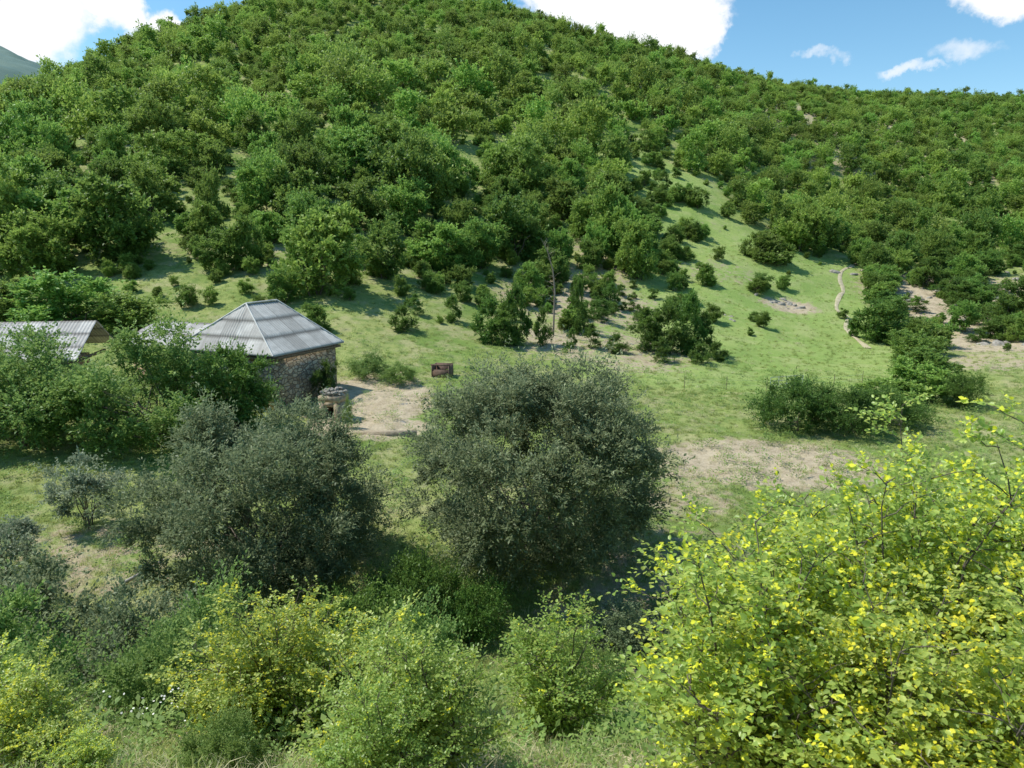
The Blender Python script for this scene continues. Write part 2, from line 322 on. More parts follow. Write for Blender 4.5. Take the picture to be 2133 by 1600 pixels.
HT=[(-41.3,76.9,9.2,8.6),(-52.9,77,7.7,9.8),(-49.6,79,8.4,8.6),(-47,72,7.5,6),(-55,70,7.5,8),(-18.2,69,8.4,8.6),(-13.4,76.3,5.8,6.4),(-8.6,83.8,6.6,6.6),(.2,93.4,8.5,7.2),(-5.3,78.9,2.6,2.6),
(15.6,91.3,5.8,7.6),(13.5,100,6.8,9.4),(-37,84,2.9,3.4),(-35,86,3.8,6.6),(-30,75,4.4,4.4),(-27.6,75.5,3.8,5.8),(39,76,5.6,4.6),(6,93,3.6,5.8),(10,93,3.6,3.6),(32,93,2.5,2.4),(20,108,4.3,3.6),(30.5,122,4,3.3),(37.5,103,4.8,4),(-36.5,59.5,9,4.4),(-31,58.5,5.6,3.6),(-16,59,2.4,2.6),(-42,60,5,4),
(56,120,4.5,4),(53,111,4,3.6),(51,100,4.4,3.6),(47,92,4,3.2),(45,85,4,3),(41,70,4.6,3.6),(37.5,65,4.6,3.2),(34,60,4.4,3.2),(30.5,52,4.6,2.8),(27,47,4.6,2.6),(24,45,4,2.4),(-21,66,3,3),(-4,88,6,6),(5,86,4,4.5),(-11,72,2,2),(-24,91,6,6),(-31,93,7,7),(-14,95,7,7),(-58,88,8,8),(-65,84,8,9),(-60,96,8,8),
(-20.5,71,5,5.5),(-52,86,7,7),(2,80,3.2,4),(11,96,4,5)]
for i,(x,y,w,h) in enumerate(HT):
    v=i%5; obj("hornbeam_tree",mid[v],(x,y,hz(x,y)-.1),(0,0,i*1.7),(w/midD[v][0],w/midD[v][0],h/midD[v][1]))
HJ=[(-1.8,61.5,3.2,4.2),(.4,61.8,3.0,4.6),(-.6,60.9,2.4,2.8),(-9.3,61.4,2.3,2.4),(-5.4,66.1,1.9,2.2),(-8.8,66.3,1.4,1.8),(2.7,62.1,1.5,3.6),(6.3,67.7,1.6,4.6),(7,62.1,1.5,2),(9,61,1.9,1.8),(5.2,62,1,1.6),(11.8,62.5,3,3.6),(13.7,62.2,3.4,4.6),(15.6,63,3,4.9),(17.2,63.6,2.2,3.6),(27.5,81,1.8,1.2),(3,93,2.4,5),(6,72,1.4,1.6),(9,75,2,2.2),(11,80,2,2.6),(21,84,1.6,1.5),(24,100,2,2.2),(27,108,2.4,2.6),(22,118,2.6,2.8),(19,99,2.2,2.8),(26,128,3,3)]
for i,(x,y,w,h) in enumerate(HJ):
    v=i%3; obj("juniper_shrub",jun[v],(x,y,hz(x,y)-.05),(0,0,i*2.1),(w/2.4,w/2.4,h/junH[v]))
# rocks
M_rock=plain("limestone_rock",(.22,.20,.16),(.37,.34,.29),3,bump=.8)
def rockmesh(name,seed):
    import bmesh
    bm=bmesh.new(); bmesh.ops.create_icosphere(bm,subdivisions=3,radius=1)
    rr=np.random.default_rng(seed); o=rr.uniform(0,50,3)
    for v in bm.verts:
        c=v.co; q=1+.35*float(fbm(np.array([c.x*1.3+o[0]+c.z]),np.array([c.y*1.3+o[1]-c.z]),3,seed)[0]); v.co=Vector((c.x*q*1.2,c.y*q*.85,c.z*q*.55))
    me=bpy.data.meshes.new(name); bm.to_mesh(me); bm.free(); me.materials.append(M_rock); return me
crk=coll("slope_rock",[rockmesh("rock_%d"%i,i+3) for i in range(4)])
x2=np.concatenate([r.normal(34,1.2,18),r.uniform(46,90,160),r.uniform(5,17,30),r.normal(23.5,1.2,8),r.uniform(-12,-6,30)]); y2=np.concatenate([r.normal(90,1.1,18),r.uniform(62,112,160),r.uniform(60,100,30),r.normal(81,.6,8),r.uniform(39,48,30)])
scatter("slope_rocks",x2,y2,np.concatenate([r.uniform(.2,.5,18),r.uniform(.15,.8,160),r.uniform(.1,.3,30),r.uniform(.2,.4,8),r.uniform(.06,.2,30)]),crk,4,r,tilt=.3,sink=.08)
# ------------------------------------------------------------------ grass
def tuft(name,nbl,hgt,spread,mat,r,curl=.5,wid=.012):
    mb=MB(); P=np.zeros((nbl,3)); P[:,:2]=r.normal(size=(nbl,2))*spread
    az=r.uniform(0,6.283,nbl); lean=r.uniform(.1,curl,nbl); h=hgt*r.uniform(.5,1.15,nbl)
    o=np.stack([np.cos(az),np.sin(az),np.zeros(nbl)],-1); sd=np.stack([-np.sin(az),np.cos(az),np.zeros(nbl)],-1)*wid
    z=np.array([0,0,1.])
    p1=P+z*(h*.55)[:,None]+o*(h*lean*.35)[:,None]; p2=P+z*(h*(1-.3*lean))[:,None]+o*(h*lean)[:,None]
    V=np.stack([P-sd,P+sd,p1+sd*.8,p1-sd*.8,p2+sd*.1,p2-sd*.1],1).reshape(-1,3)
    b=np.arange(nbl)[:,None]*6; Q=np.concatenate([b+np.array([[0,1,2,3]]),b+np.array([[3,2,4,5]])])
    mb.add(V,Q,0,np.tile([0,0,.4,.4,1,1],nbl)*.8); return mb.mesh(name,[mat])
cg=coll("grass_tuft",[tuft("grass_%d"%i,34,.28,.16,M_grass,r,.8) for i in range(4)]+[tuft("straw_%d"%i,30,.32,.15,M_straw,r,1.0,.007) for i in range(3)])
def grassfield(name,n,y0,y1,fan,sc,pstraw,power=1.0):
    y=y0+(y1-y0)*r.random(n)**power; x=(r.random(n)*2-1)*(fan*y+2)
    d=dryness(x,y)+.5*fbm(x/4,y/4,3,61); 
    st=r.random(n)<np.clip(pstraw+d*.9,0,1)
    k=~((st)&(d>.7)&(r.random(n)<.6))
    o=scatter(name,x[k],y[k],(sc*r.uniform(.5,1.3,n))[k],cg,7,r,tilt=.25)
    ix=np.where(st[k],r.integers(4,7,k.sum()),r.integers(0,4,k.sum()))
    o.data.attributes['ix'].data.foreach_set('value',ix.astype(np.int32))
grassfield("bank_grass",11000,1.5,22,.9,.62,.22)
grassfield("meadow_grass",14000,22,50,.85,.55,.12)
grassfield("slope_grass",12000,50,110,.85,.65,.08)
def weed(name,r,mat=M_fruit):
    mb=MB(); n=60; az=r.uniform(0,6.28,n); rr=r.random(n)*.3; z=r.random(n)*.35
    P=np.stack([np.cos(az)*rr,np.sin(az)*rr,z],-1); D=np.stack([np.cos(az),np.sin(az),r.uniform(0,.8,n)],-1); N=unit(r.normal(size=(n,3))*.4+np.array([0,0,1.]))
    add_leaves(mb,P,D,N,r.uniform(.05,.10,n),.55,0,r.random(n)*.6); return mb.mesh(name,[mat])
cw=coll("weed",[weed("weed_%d"%i,r) for i in range(3)])
n=3000; y2=r.uniform(7,60,n); x2=(r.random(n)*2-1)*(y2*.85+2); scatter("meadow_weeds",x2,y2,r.uniform(.5,1.6,n),cw,3,r)
n=700; y2=r.uniform(4,9,n); x2=(r.random(n)*2-1)*(y2*.85+2); scatter("bank_weeds",x2,y2,r.uniform(.35,.7,n),cw,3,r)
# ------------------------------------------------------------------ big shrubs in the valley bottom
r=np.random.default_rng(32)
big1=crown_tree("willow_leaved_pear_a",8.9,7.2,.0,160,50,19,.125,.38,[M_bark,M_gray],r,blob=.105,shell=(.6,1.0),up=.45,trunks=4,trad=.08,cf=.40,low=.9,limbs=6,spike=.08,rough=.05)
obj("willow_leaved_pear_tree",big1,(.9,23.6,hz(.8,23.6)),(0,0,0),(1.04,1.04,1.0))
big2=crown_tree("willow_leaved_pear_b",8.8,6.1,.0,135,50,19,.125,.38,[M_bark,M_gray],r,blob=.11,shell=(.55,1.0),up=.45,trunks=4,trad=.08,cf=.38,low=.9,limbs=5,spike=.1,rough=.06)
obj("willow_leaved_pear_tree",big2,(-8.2,22.4,hz(-8.2,22.4)))
fr=[crown_tree("walnut_a",9.5,6.2,.0,62,42,16,.19,.5,[M_bark,M_fruit],r,blob=.14,shell=(.45,1.05),up=.4,trunks=3,trad=.12,cf=.4,rough=.14),
    crown_tree("walnut_b",6.6,5.8,.0,44,42,16,.18,.5,[M_bark,M_fruit],r,blob=.16,shell=(.45,1.05),up=.4,trunks=2,trad=.12,cf=.4,rough=.14)]
obj("fruit_tree",fr[0],(-18.6,35.3,hz(-18.6,35)-.3),(0,0,.6),(1.05,1,.95)); obj("fruit_tree",fr[1],(-24.6,35.0,hz(-24,35)),(0,0,2),(1.1,1.1,.93)); 
obj("fruit_tree",fr[1],(-29,38,hz(-29,38)),(0,0,4),(1,1,.9))
hol=crown_tree("holm_a",5,5.0,.0,40,40,16,.16,.42,[M_bark,M_dark],r,blob=.16,up=.6,shell=(.4,1.05),trunks=2,trad=.1,rough=.15)
obj("evergreen_tree",hol,(-14.9,37.6,hz(-14.9,37.6)-.2),(0,0,1),(.95,.95,.98))
obj("evergreen_tree",hol,(-11.5,43.6,hz(-11.5,43.6)),(0,0,3),(.3,.5,.5))
sil=crown_tree("silver_shrub_a",3,3.0,.3,26,26,14,.11,.45,[M_bark,M_silver],r,blob=.17,shell=(.4,1),up=.6,trunks=6,trad=.03)
obj("silver_shrub",sil,(-16.3,26,hz(-16.3,26)),(0,0,0)); obj("silver_shrub",sil,(-17,22.6,hz(-17,22.6)),(0,0,2),(.85,.85,.8))
obj("silver_shrub",sil,(-15.2,21,hz(-15.2,21)),(0,0,4),(.5,.5,.5))
den=[crown_tree("bramble_a%d"%i,4.2,2.6,.0,38,38,15,.10,.55,[M_bark,mm],r,blob=.16,shell=(.4,1.08),up=.6,trunks=3,trad=.03,spike=.2,rough=.16) for i,mm in enumerate([M_fruit,M_dark,M_gray])]
DS=[(16,39.5,1.05,1.15,1,'dark_shrub'),(19,39.2,.95,1.0,1,'dark_shrub'),(22,41,1.0,.9,1,'dark_shrub'),(-2.9,20.3,.75,.95,1,'bramble_shrub'),(-1.2,19.6,.5,.7,1,'bramble_shrub'),(-12,15.6,1.1,1.15,2,'hawthorn_shrub'),(-8.8,15,.85,.9,2,'hawthorn_shrub'),
 (-6.5,13.6,.8,.9,0,'bramble_shrub'),(-9.2,10.8,.75,.85,0,'bramble_shrub'),(-4.5,17.6,.8,.9,1,'bramble_shrub'),(-5.6,11.2,.65,.7,0,'bramble_shrub'),(-2.0,12,.6,.8,0,'bramble_shrub'),(3.4,18.6,.7,.6,2,'bramble_shrub'),(5.8,20,.6,.6,0,'bramble_shrub'),
 (-7,8.6,.5,.55,0,'bramble_shrub'),(-7.6,47.8,.6,.5,0,'bramble_shrub'),(-10,49,.7,.6,0,'bramble_shrub'),(-9,38.2,.14,.6,0,'sapling'),(28.5,45,.7,.9,1,'dark_shrub'),(1.5,14.5,.5,.6,0,'bramble_shrub'),(-12.8,11.5,.8,.8,0,'bramble_shrub'),(-3.2,6.9,.22,.3,0,'bramble_shrub'),(-1.7,9.2,.4,.6,0,'bramble_shrub')]
for i,(x,y,s,h,v,nm) in enumerate(DS): obj(nm,den[v],(x,y,hz(x,y)-.1),(0,0,i*1.3),(s,s,h))
# ------------------------------------------------------------------ foreground paliurus (zig-zag twigs, two-ranked leaves)
def paliurus(name,Hh_,W_,nst,nsec,ntw,r,ls=.036,yellow=.5,fl=.5,lean=(0,0),fs=.034):
    mb=MB(); P=[];D=[];N=[];T=[];FP=[]
    for s in range(nst):
        az=r.uniform(0,6.283); sp=math.sqrt(r.random())*W_*.5; h=Hh_*r.uniform(.5,1.0)*(1-.28*(sp/(W_*.5))**2)
        end=np.array([math.cos(az)*sp+lean[0],math.sin(az)*sp+lean[1],h]); b0=np.array([r.normal()*.12,r.normal()*.12,-.2])
        t=np.linspace(0,1,9)[:,None]; ctrl=np.array([end[0]*.35,end[1]*.35,h*.72])
        st=(1-t)**2*b0+2*t*(1-t)*ctrl+t**2*end; st+=r.normal(size=st.shape)*.02
        add_tube(mb,st,np.linspace(.018,.003,9),0,5)
        for q in range(nsec):
            u=r.uniform(.22,1.0); k=u*8; i=min(int(k),7); p=st[i]+(st[i+1]-st[i])*(k-i); sd=unit(st[i+1]-st[i])
            az2=r.uniform(0,6.283); o=np.array([math.cos(az2),math.sin(az2),r.uniform(-.1,.6)]); o=unit(o*.9+sd*.5)
            L=r.uniform(.22,.5)*(1.15-.45*u)*min(1.3,Hh_/2.0); tt=np.linspace(0,1,6)[:,None]
            se=p+o*L*tt+np.array([0,0,1])*(-.10*L*tt**2)+r.normal(size=(6,3))*.010
            add_tube(mb,se,np.linspace(.005,.0018,6),0,4)
            for w in range(ntw):
                k2=r.uniform(.15,1)*5; j=min(int(k2),4); p2=se[j]+(se[j+1]-se[j])*(k2-j); sd2=unit(se[j+1]-se[j])
                od=unit(sd2*.7+r.normal(size=3)*np.array([.6,.6,.3])+np.array([0,0,.15])); tl=r.uniform(.12,.26); nl=max(4,int(tl/(ls*.62)))
                nn=unit(np.array([-.15,-.15,1.0])+r.normal(size=3)*.3); si=unit(np.cross(od,nn)); 
                a=np.linspace(.08,1,nl); sg=np.where(np.arange(nl)%2==0,1,-1)
                LP=p2+od*(a*tl)[:,None]+np.array([0,0,-1])*(.12*tl*a**2)[:,None]
                LD=od*.55+si*(sg*.85)[:,None]+r.normal(size=(nl,3))*.22
                LD[-1]=od
                P.append(LP);D.append(LD);N.append(np.broadcast_to(nn,(nl,3))+r.normal(size=(nl,3))*.4)
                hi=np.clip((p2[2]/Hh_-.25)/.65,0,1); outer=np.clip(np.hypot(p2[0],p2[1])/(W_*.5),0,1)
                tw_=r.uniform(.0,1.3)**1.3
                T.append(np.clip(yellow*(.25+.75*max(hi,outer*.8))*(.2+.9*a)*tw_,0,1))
                if r.random()<fl*(.3+.7*max(hi,outer*.7)):
                    nf=r.integers(3,10); FP.append(LP[r.integers(0,nl,nf)]+r.normal(size=(nf,3))*.014+np.array([0,0,.012])); 
    P=np.concatenate(P);D=np.concatenate(D);N=unit(np.concatenate(N));T=np.concatenate(T)
    keep=P[:,2]>0
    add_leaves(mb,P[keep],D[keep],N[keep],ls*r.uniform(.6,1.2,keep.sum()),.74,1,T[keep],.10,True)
    if FP:
        FP=np.concatenate(FP); n=len(FP); nn=unit(r.normal(size=(n,3))*.6+np.array([0,-.3,1])); dd=unit(np.cross(nn,r.normal(size=(n,3))))
        add_leaves(mb,FP-dd*fs*.5,dd,nn,fs*r.uniform(.6,1.2,n),1.0,2,np.zeros(n),.05,True)
    return mb.mesh(name,[M_bark,M_pal,M_flower])
r=np.random.default_rng(77)
pa=paliurus("paliurus_a",3.15,2.8,42,15,7,r,.048,.62,.42)
pb=paliurus("paliurus_b",2.4,2.1,28,13,7,r,.046,.62,.42)
pc=paliurus("paliurus_c",1.9,1.6,24,12,7,r,.046,.7,.4)
pd=paliurus("paliurus_d",1.9,1.6,24,12,7,r,.046,.35,.05)
PL=[(pa,4.05,4.9,1.13,0),(pa,2.8,4.7,1.0,1),(pa,5.3,5.6,1.2,2.3),(pb,1.65,4.5,1.08,3.4),(pb,3.6,3.7,1.0,5.0),(pb,2.15,3.7,.85,4),(pb,2.6,6.0,1.1,2),(pb,2.9,3.1,.8,2),
    (pb,-3.2,9.0,1.12,2.6),(pc,-2.5,9.5,1.15,.8),(pc,-4.0,9.4,1.0,4.0),(pd,-1.35,6.9,1.0,5.2),(pd,-.85,6.5,.9,1.1),(pd,-1.2,5.9,.65,1.1),(pc,-5.2,7.0,.75,2.2),(pd,.7,10.2,1.3,3.3),(pc,-6.2,7.4,.9,0),(pc,-4.3,6.3,.4,0)]
for me,x,y,s,ro in PL: obj("paliurus_shrub",me,(x,y,hz(x,y)-.05),(0,0,ro),(s,s,s))
tall=paliurus("paliurus_tall",5.9,1.1,6,24,7,r,.065,.6,.1); obj("paliurus_shrub",tall,(4.6,7.6,hz(4.6,7.6)),(0,0,0))
mb=MB(); n=160; x=r.uniform(-5.8,-3.2,n); y=r.uniform(9,12,n); z=height(x,y)+r.uniform(.4,.9,n); nn=unit(r.normal(size=(n,3))*.4+np.array([0,-.4,1])); dd=unit(np.cross(nn,r.normal(size=(n,3))))
add_leaves(mb,np.stack([x,y,z],-1),dd,nn,.035,1.0,0,np.zeros(n),.0,True); obj("white_wildflowers",mb.mesh("white_wildflowers",[M_white]))
# ------------------------------------------------------------------ stone house
def empty(name): o=bpy.data.objects.new(name,None); C.collection.objects.link(o); return o
def stonemat():
    m,nt,b=newmat("rubble_stone"); tc=nd(nt,'ShaderNodeTexCoord'); mp=nd(nt,'ShaderNodeMapping'); mp.inputs['Scale'].default_value=(1,1,1.5); nt.links.new(tc.outputs['Object'],mp.inputs['Vector'])
    dn=nd(nt,'ShaderNodeTexNoise'); dn.inputs['Scale'].default_value=2; nt.links.new(mp.outputs[0],dn.inputs['Vector'])
    add=nd(nt,'ShaderNodeMixRGB',blend_type='LINEAR_LIGHT'); add.inputs[0].default_value=.06; nt.links.new(mp.outputs[0],add.inputs[1]); nt.links.new(dn.outputs[1],add.inputs[2])
    v=nd(nt,'ShaderNodeTexVoronoi'); v.inputs['Scale'].default_value=2.8; nt.links.new(add.outputs[0],v.inputs['Vector'])
    e=nd(nt,'ShaderNodeTexVoronoi',feature='DISTANCE_TO_EDGE'); e.inputs['Scale'].default_value=2.8; nt.links.new(add.outputs[0],e.inputs['Vector'])
    sx=nd(nt,'ShaderNodeSeparateColor'); nt.links.new(v.outputs['Color'],sx.inputs[0])
    c=mixc(nt,sx.outputs[0],(.40,.28,.17),(.74,.57,.38)); c=mixc(nt,mapr(nt,sx.outputs[1],.6,1,0,.8),c,(.52,.45,.36))
    n=noise(nt,tc.outputs['Object'],14,5); c=mixc(nt,mapr(nt,n,.4,.75,0,.4),c,(.26,.19,.12))
    c=mixc(nt,mapr(nt,e.outputs['Distance'],.015,.07),(.24,.17,.12),c); nt.links.new(c,b.inputs['Base Color']); b.inputs['Roughness'].default_value=.95
    bp=nd(nt,'ShaderNodeBump'); bp.inputs['Distance'].default_value=.06; bp.inputs['Strength'].default_value=1; nt.links.new(math_(nt,'ADD',mapr(nt,e.outputs['Distance'],0,.12),math_(nt,'MULTIPLY',n,.3)),bp.inputs['Height']); nt.links.new(bp.outputs[0],b.inputs['Normal'])
    return m
M_stone=stonemat()
def roofmat():
    m,nt,b=newmat("asbestos_roofing"); tc=nd(nt,'ShaderNodeTexCoord')
    n=noise(nt,tc.outputs['Object'],1.4,6,.65); n2=noise(nt,tc.outputs['Object'],14,4); g=nd(nt,'ShaderNodeAttribute',attribute_name='tint')
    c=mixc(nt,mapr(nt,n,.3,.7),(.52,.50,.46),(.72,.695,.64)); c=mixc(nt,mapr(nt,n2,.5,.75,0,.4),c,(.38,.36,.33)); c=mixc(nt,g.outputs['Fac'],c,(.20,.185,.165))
    nt.links.new(c,b.inputs['Base Color']); b.inputs['Roughness'].default_value=.9; b.inputs['Specular IOR Level'].default_value=.15; return m
M_roof=roofmat(); M_wood=plain("weathered_wood",(.12,.09,.06),(.22,.17,.12),8)
def corr(name,el,er,tr,tl,parent,rows=3,lam=.2,amp=.015):
    el,er,tr,tl=[np.array(q,float) for q in (el,er,tr,tl)]; ed=unit(er-el); nn=unit(np.cross(ed,(tl+tr)/2-(el+er)/2)); 
    if nn[2]<0: nn=-nn
    Lw=np.linalg.norm(er-el); nu=int(Lw/lam*7)+2; nv=rows*10+1
    u=np.linspace(0,1,nu)[None,:,None]; v=np.linspace(0,1,nv)[:,None,None]
    P=(el*(1-u)+er*u)*(1-v)+(tl*(1-u)+tr*u)*v
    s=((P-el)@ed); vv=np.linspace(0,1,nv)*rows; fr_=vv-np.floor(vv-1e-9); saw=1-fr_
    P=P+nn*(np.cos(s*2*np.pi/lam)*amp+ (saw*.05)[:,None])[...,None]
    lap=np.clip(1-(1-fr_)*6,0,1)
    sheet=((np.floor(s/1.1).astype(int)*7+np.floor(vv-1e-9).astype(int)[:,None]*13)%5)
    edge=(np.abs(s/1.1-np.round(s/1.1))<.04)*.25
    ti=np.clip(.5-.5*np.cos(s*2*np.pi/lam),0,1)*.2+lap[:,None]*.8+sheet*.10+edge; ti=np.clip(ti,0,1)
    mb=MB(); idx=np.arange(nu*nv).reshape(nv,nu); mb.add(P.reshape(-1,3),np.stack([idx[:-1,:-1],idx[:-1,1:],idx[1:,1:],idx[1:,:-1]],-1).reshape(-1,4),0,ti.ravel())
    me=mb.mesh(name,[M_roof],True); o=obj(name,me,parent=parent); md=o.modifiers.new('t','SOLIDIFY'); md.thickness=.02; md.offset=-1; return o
def boxmb(mb,c,dx,dy,ax,ay,z0,z1,mat=0):
    c=np.array(c,float); X=np.array([ax[0],ax[1]])*dx/2; Yv=np.array([ay[0],ay[1]])*dy/2
    b=[c-X-Yv,c+X-Yv,c+X+Yv,c-X+Yv]; V=[(*q,z0) for q in b]+[(*q,z1) for q in b]
    mb.add(V,[[0,3,2,1],[4,5,6,7],[0,1,5,4],[1,2,6,5],[2,3,7,6],[3,0,4,7]],mat)
house=empty("stone_house")
u1=np.array([2.2,5.0]); u1/=np.linalg.norm(u1); u2=np.array([-u1[1],u1[0]])
C0=np.array([-13.8,41.0]); LR,LF=5.8,7.0; ez_=-6.55; rz=-3.8
ctr=C0+u1*LR/2+u2*LF/2
mb=MB(); th_=.5
boxmb(mb,C0+u1*LR/2+u2*th_/2,LR,th_,u1,u2,-11,ez_-.05)
boxmb(mb,C0+u1*LR/2+u2*(LF-th_/2),LR,th_,u1,u2,-11,ez_-.05)
boxmb(mb,C0+u1*(LR-th_/2)+u2*LF/2,th_,LF-2*th_,u1,u2,-11,ez_-.05)
def frontseg(a0,a1,z0,z1): boxmb(mb,C0+u1*th_/2+u2*(a0+a1)/2,th_,a1-a0,u1,u2,z0,z1)
frontseg(th_,2.0,-11,ez_-.05); frontseg(2.0,3.0,-11,-8.9); frontseg(2.0,3.0,-7.7,ez_-.05); frontseg(3.0,4.4,-11,ez_-.05); frontseg(4.4,5.4,-7.7,ez_-.05); frontseg(5.4,LF-th_,-11,ez_-.05)
obj("walls",mb.mesh("walls",[M_stone]),parent=house)
mb=MB(); boxmb(mb,C0+u1*.3+u2*2.5,.08,1.0,u1,u2,-8.9,-7.7); boxmb(mb,C0+u1*.3+u2*4.9,.08,1.0,u1,u2,-10.2,-7.7); obj("door_and_window",mb.mesh("door_and_window",[M_wood]),parent=house)
ov=.4
def P3(a,b,z): q=C0+u1*a+u2*b; return (q[0],q[1],z)
e1=P3(-ov,-ov,ez_);e2=P3(LR+ov,-ov,ez_);e3=P3(LR+ov,LF+ov,ez_);e4=P3(-ov,LF+ov,ez_)
r1=P3(LR/2-1.35,LF/2-.3,rz);r2=P3(LR/2+1.35,LF/2-.3,rz)
corr("roof_side",e1,e2,r2,r1,house,3); corr("roof_front",e4,e1,r1,r1,house,3); corr("roof_back",e2,e3,r2,r2,house,3); corr("roof_rear",e3,e4,r1,r2,house,3)
mb=MB()
for a,b in ((r1,r2),(r1,e1),(r1,e4),(r2,e2),(r2,e3)):
    a=np.array(a)+[0,0,.05];b=np.array(b)+[0,0,.06]; add_tube(mb,[a,(a+b)/2,b],[.05,.05,.05],0,6)
obj("ridge_caps",mb.mesh("ridge_caps",[M_roof],True),parent=house)
mb=MB(); boxmb(mb,ctr,LR+.5,LF+.5,u1,u2,ez_-.25,ez_-.10); obj("eave_boards",mb.mesh("eave_boards",[M_wood]),parent=house)
W0=C0+u2*LF; LW=5.2
mb=MB(); boxmb(mb,W0+u1*LR*.5+u2*LW/2,LR*.8,LW,u1,u2,-11,-6.75); obj("wing_walls",mb.mesh("wing_walls",[M_stone]),parent=house)
def W3(a,b,z): q=W0+u1*a+u2*b; return (q[0],q[1],z)
corr("wing_roof",W3(-.4,LW+.3,-6.5),W3(-.4,.42,-6.5),W3(LR*.55,.42,-5.35),W3(LR*.55,LW+.3,-5.35),house,2)
corr("wing_roof_rear",W3(LR+.3,.42,-6.5),W3(LR+.3,LW+.3,-6.5),W3(LR*.55,LW+.3,-5.35),W3(LR*.55,.42,-5.35),house,2)
barn=empty("stone_barn"); mb=MB(); bx=np.array([-32.6,44.2]); ex_=np.array([.985,.17]); ey_=np.array([-.17,.985]); boxmb(mb,bx,10,4.6,ex_,ey_,-11,-7.3); obj("walls",mb.mesh("barn_walls",[M_stone]),parent=barn)
def B3(a,b,z): q=bx+ex_*a+ey_*b; return (q[0],q[1],z)
corr("roof_front",B3(-5.5,-3.4,-7.0),B3(6.4,-3.4,-7.0),B3(6.4,.3,-5.0),B3(-5.5,.3,-5.0),barn,3); corr("roof_rear",B3(6.4,3.2,-6.8),B3(-5.5,3.2,-6.8),B3(-5.5,.3,-5.0),B3(6.4,.3,-5.0),barn,3)
mb=MB(); boxmb(mb,bx+ex_*5.8,.12,5.6,ex_,ey_,-7.32,-7.15); boxmb(mb,bx+ey_*-3.0,10.5,.12,ex_,ey_,-7.32,-7.15)
for q in (-5,-1.6,1.8,5): boxmb(mb,bx+ex_*q+ey_*-2.95,.16,.16,ex_,ey_,-10.6,-7.33)
obj("porch_posts",mb.mesh("porch_posts",[M_wood]),parent=barn)
# ------------------------------------------------------------------ stone oven (ruin) in the yard
oven=empty("stone_oven"); ox,oy=-10.2,40.2; oz=hz(ox,oy); ax=np.array([.96,-.28]); ay=np.array([.28,.96]); mb=MB(); O=np.array([ox,oy])
boxmb(mb,O-ax*.46,.32,1.1,ax,ay,oz-.3,oz+1.05); boxmb(mb,O+ax*.46,.32,1.1,ax,ay,oz-.3,oz+1.05); boxmb(mb,O+ay*.42,.6,.26,ax,ay,oz-.3,oz+1.05)
boxmb(mb,O-ay*.0,1.3,1.16,ax,ay,oz+.72+.33,oz+1.38); boxmb(mb,O-ay*.5,.6,.12,ax,ay,oz+.78,oz+1.05); boxmb(mb,O,.6,1.0,ax,ay,oz-.3,oz+.12)
M_oven=plain("oven_plaster",(.26,.20,.13),(.40,.33,.23),5,bump=.8); obj("body",mb.mesh("oven_body",[M_oven]),parent=oven)
r=np.random.default_rng(8)
for i in range(26):
    k=i%13; q=O+ax*(-.58+1.16*(k/12))+ay*r.uniform(-.5,.5); o=obj("top_stone_%d"%i,crk.objects[i%4].data,(q[0],q[1],oz+1.42+(.14 if i>=13 else 0)+ (.12 if 3<k<9 else 0)),(r.normal()*.4,r.normal()*.4,r.random()*6),(.13,.14,.16),parent=oven)
mb=MB(); boxmb(mb,(-6.9,37.2),3.6,.3,np.array([1,.03]),np.array([-.03,1]),hz(-7,37.2)-.3,hz(-7,37.2)+.15); obj("low_stone_wall",mb.mesh("low_stone_wall",[M_oven]))
# ------------------------------------------------------------------ rusty metal tank
M_rust=plain("rusty_metal",(.10,.062,.042),(.17,.11,.078),6,rough=.85,bump=.4,metal=.0)
rb=empty("rusty_metal_tank"); O=np.array([-5.0,49.6]); z0=hz(*O)-.15; ax=np.array([.97,-.22]); ay=np.array([.22,.97]); mb=MB()
boxmb(mb,O,1.3,.05,ax,ay,z0,z0+.72)
boxmb(mb,O+ay*.9,1.3,.05,ax,ay,z0,z0+1.05); boxmb(mb,O-ax*.64+ay*.45,.05,.84,ax,ay,z0,z0+1.02); boxmb(mb,O+ax*.64+ay*.45,.05,.84,ax,ay,z0,z0+1.02); boxmb(mb,O+ay*.45,1.22,.84,ax,ay,z0,z0+.05)
obj("shell",mb.mesh("tank_shell",[M_rust]),parent=rb); mb=MB()
for s in (-.62,.62): boxmb(mb,O+ax*s-ay*.055,.07,.06,ax,ay,z0-.02,z0+1.0)
boxmb(mb,O+ay*.0,1.42,.09,ax,ay,z0+1.001,z0+1.08); obj("ribs",mb.mesh("tank_ribs",[M_rust]),parent=rb)
# ------------------------------------------------------------------ metal gate and a short wire fence
gate=empty("metal_gate"); M_metal=plain("galvanised_metal",(.45,.45,.44),(.6,.6,.58),5,rough=.5,metal=.4)
p0=np.array([18.3,50.0]);p1=np.array([20.9,50.8]); mb=MB(); za=hz(*p0); zb=hz(*p1)
for tt in (0,.25,.5,.75,1): q=p0+(p1-p0)*tt; z=za+(zb-za)*tt; add_tube(mb,[(q[0],q[1],z),(q[0],q[1],z+.5),(q[0],q[1],z+.95)],[.025]*3,0,5)
for hgt in (.15,.42,.68,.95): add_tube(mb,[(*p0,za+hgt),(*((p0+p1)/2),(za+zb)/2+hgt),(*p1,zb+hgt)],[.02]*3,0,5)
obj("frame",mb.mesh("gate_frame",[M_metal]),parent=gate)
fence=empty("wire_fence"); mb=MB(); fp=[(20.9+.4,50.9),(23.5,51.6),(26,52.5)]; fp2=[(18,49.9),(15,49.4),(12,49.2)]
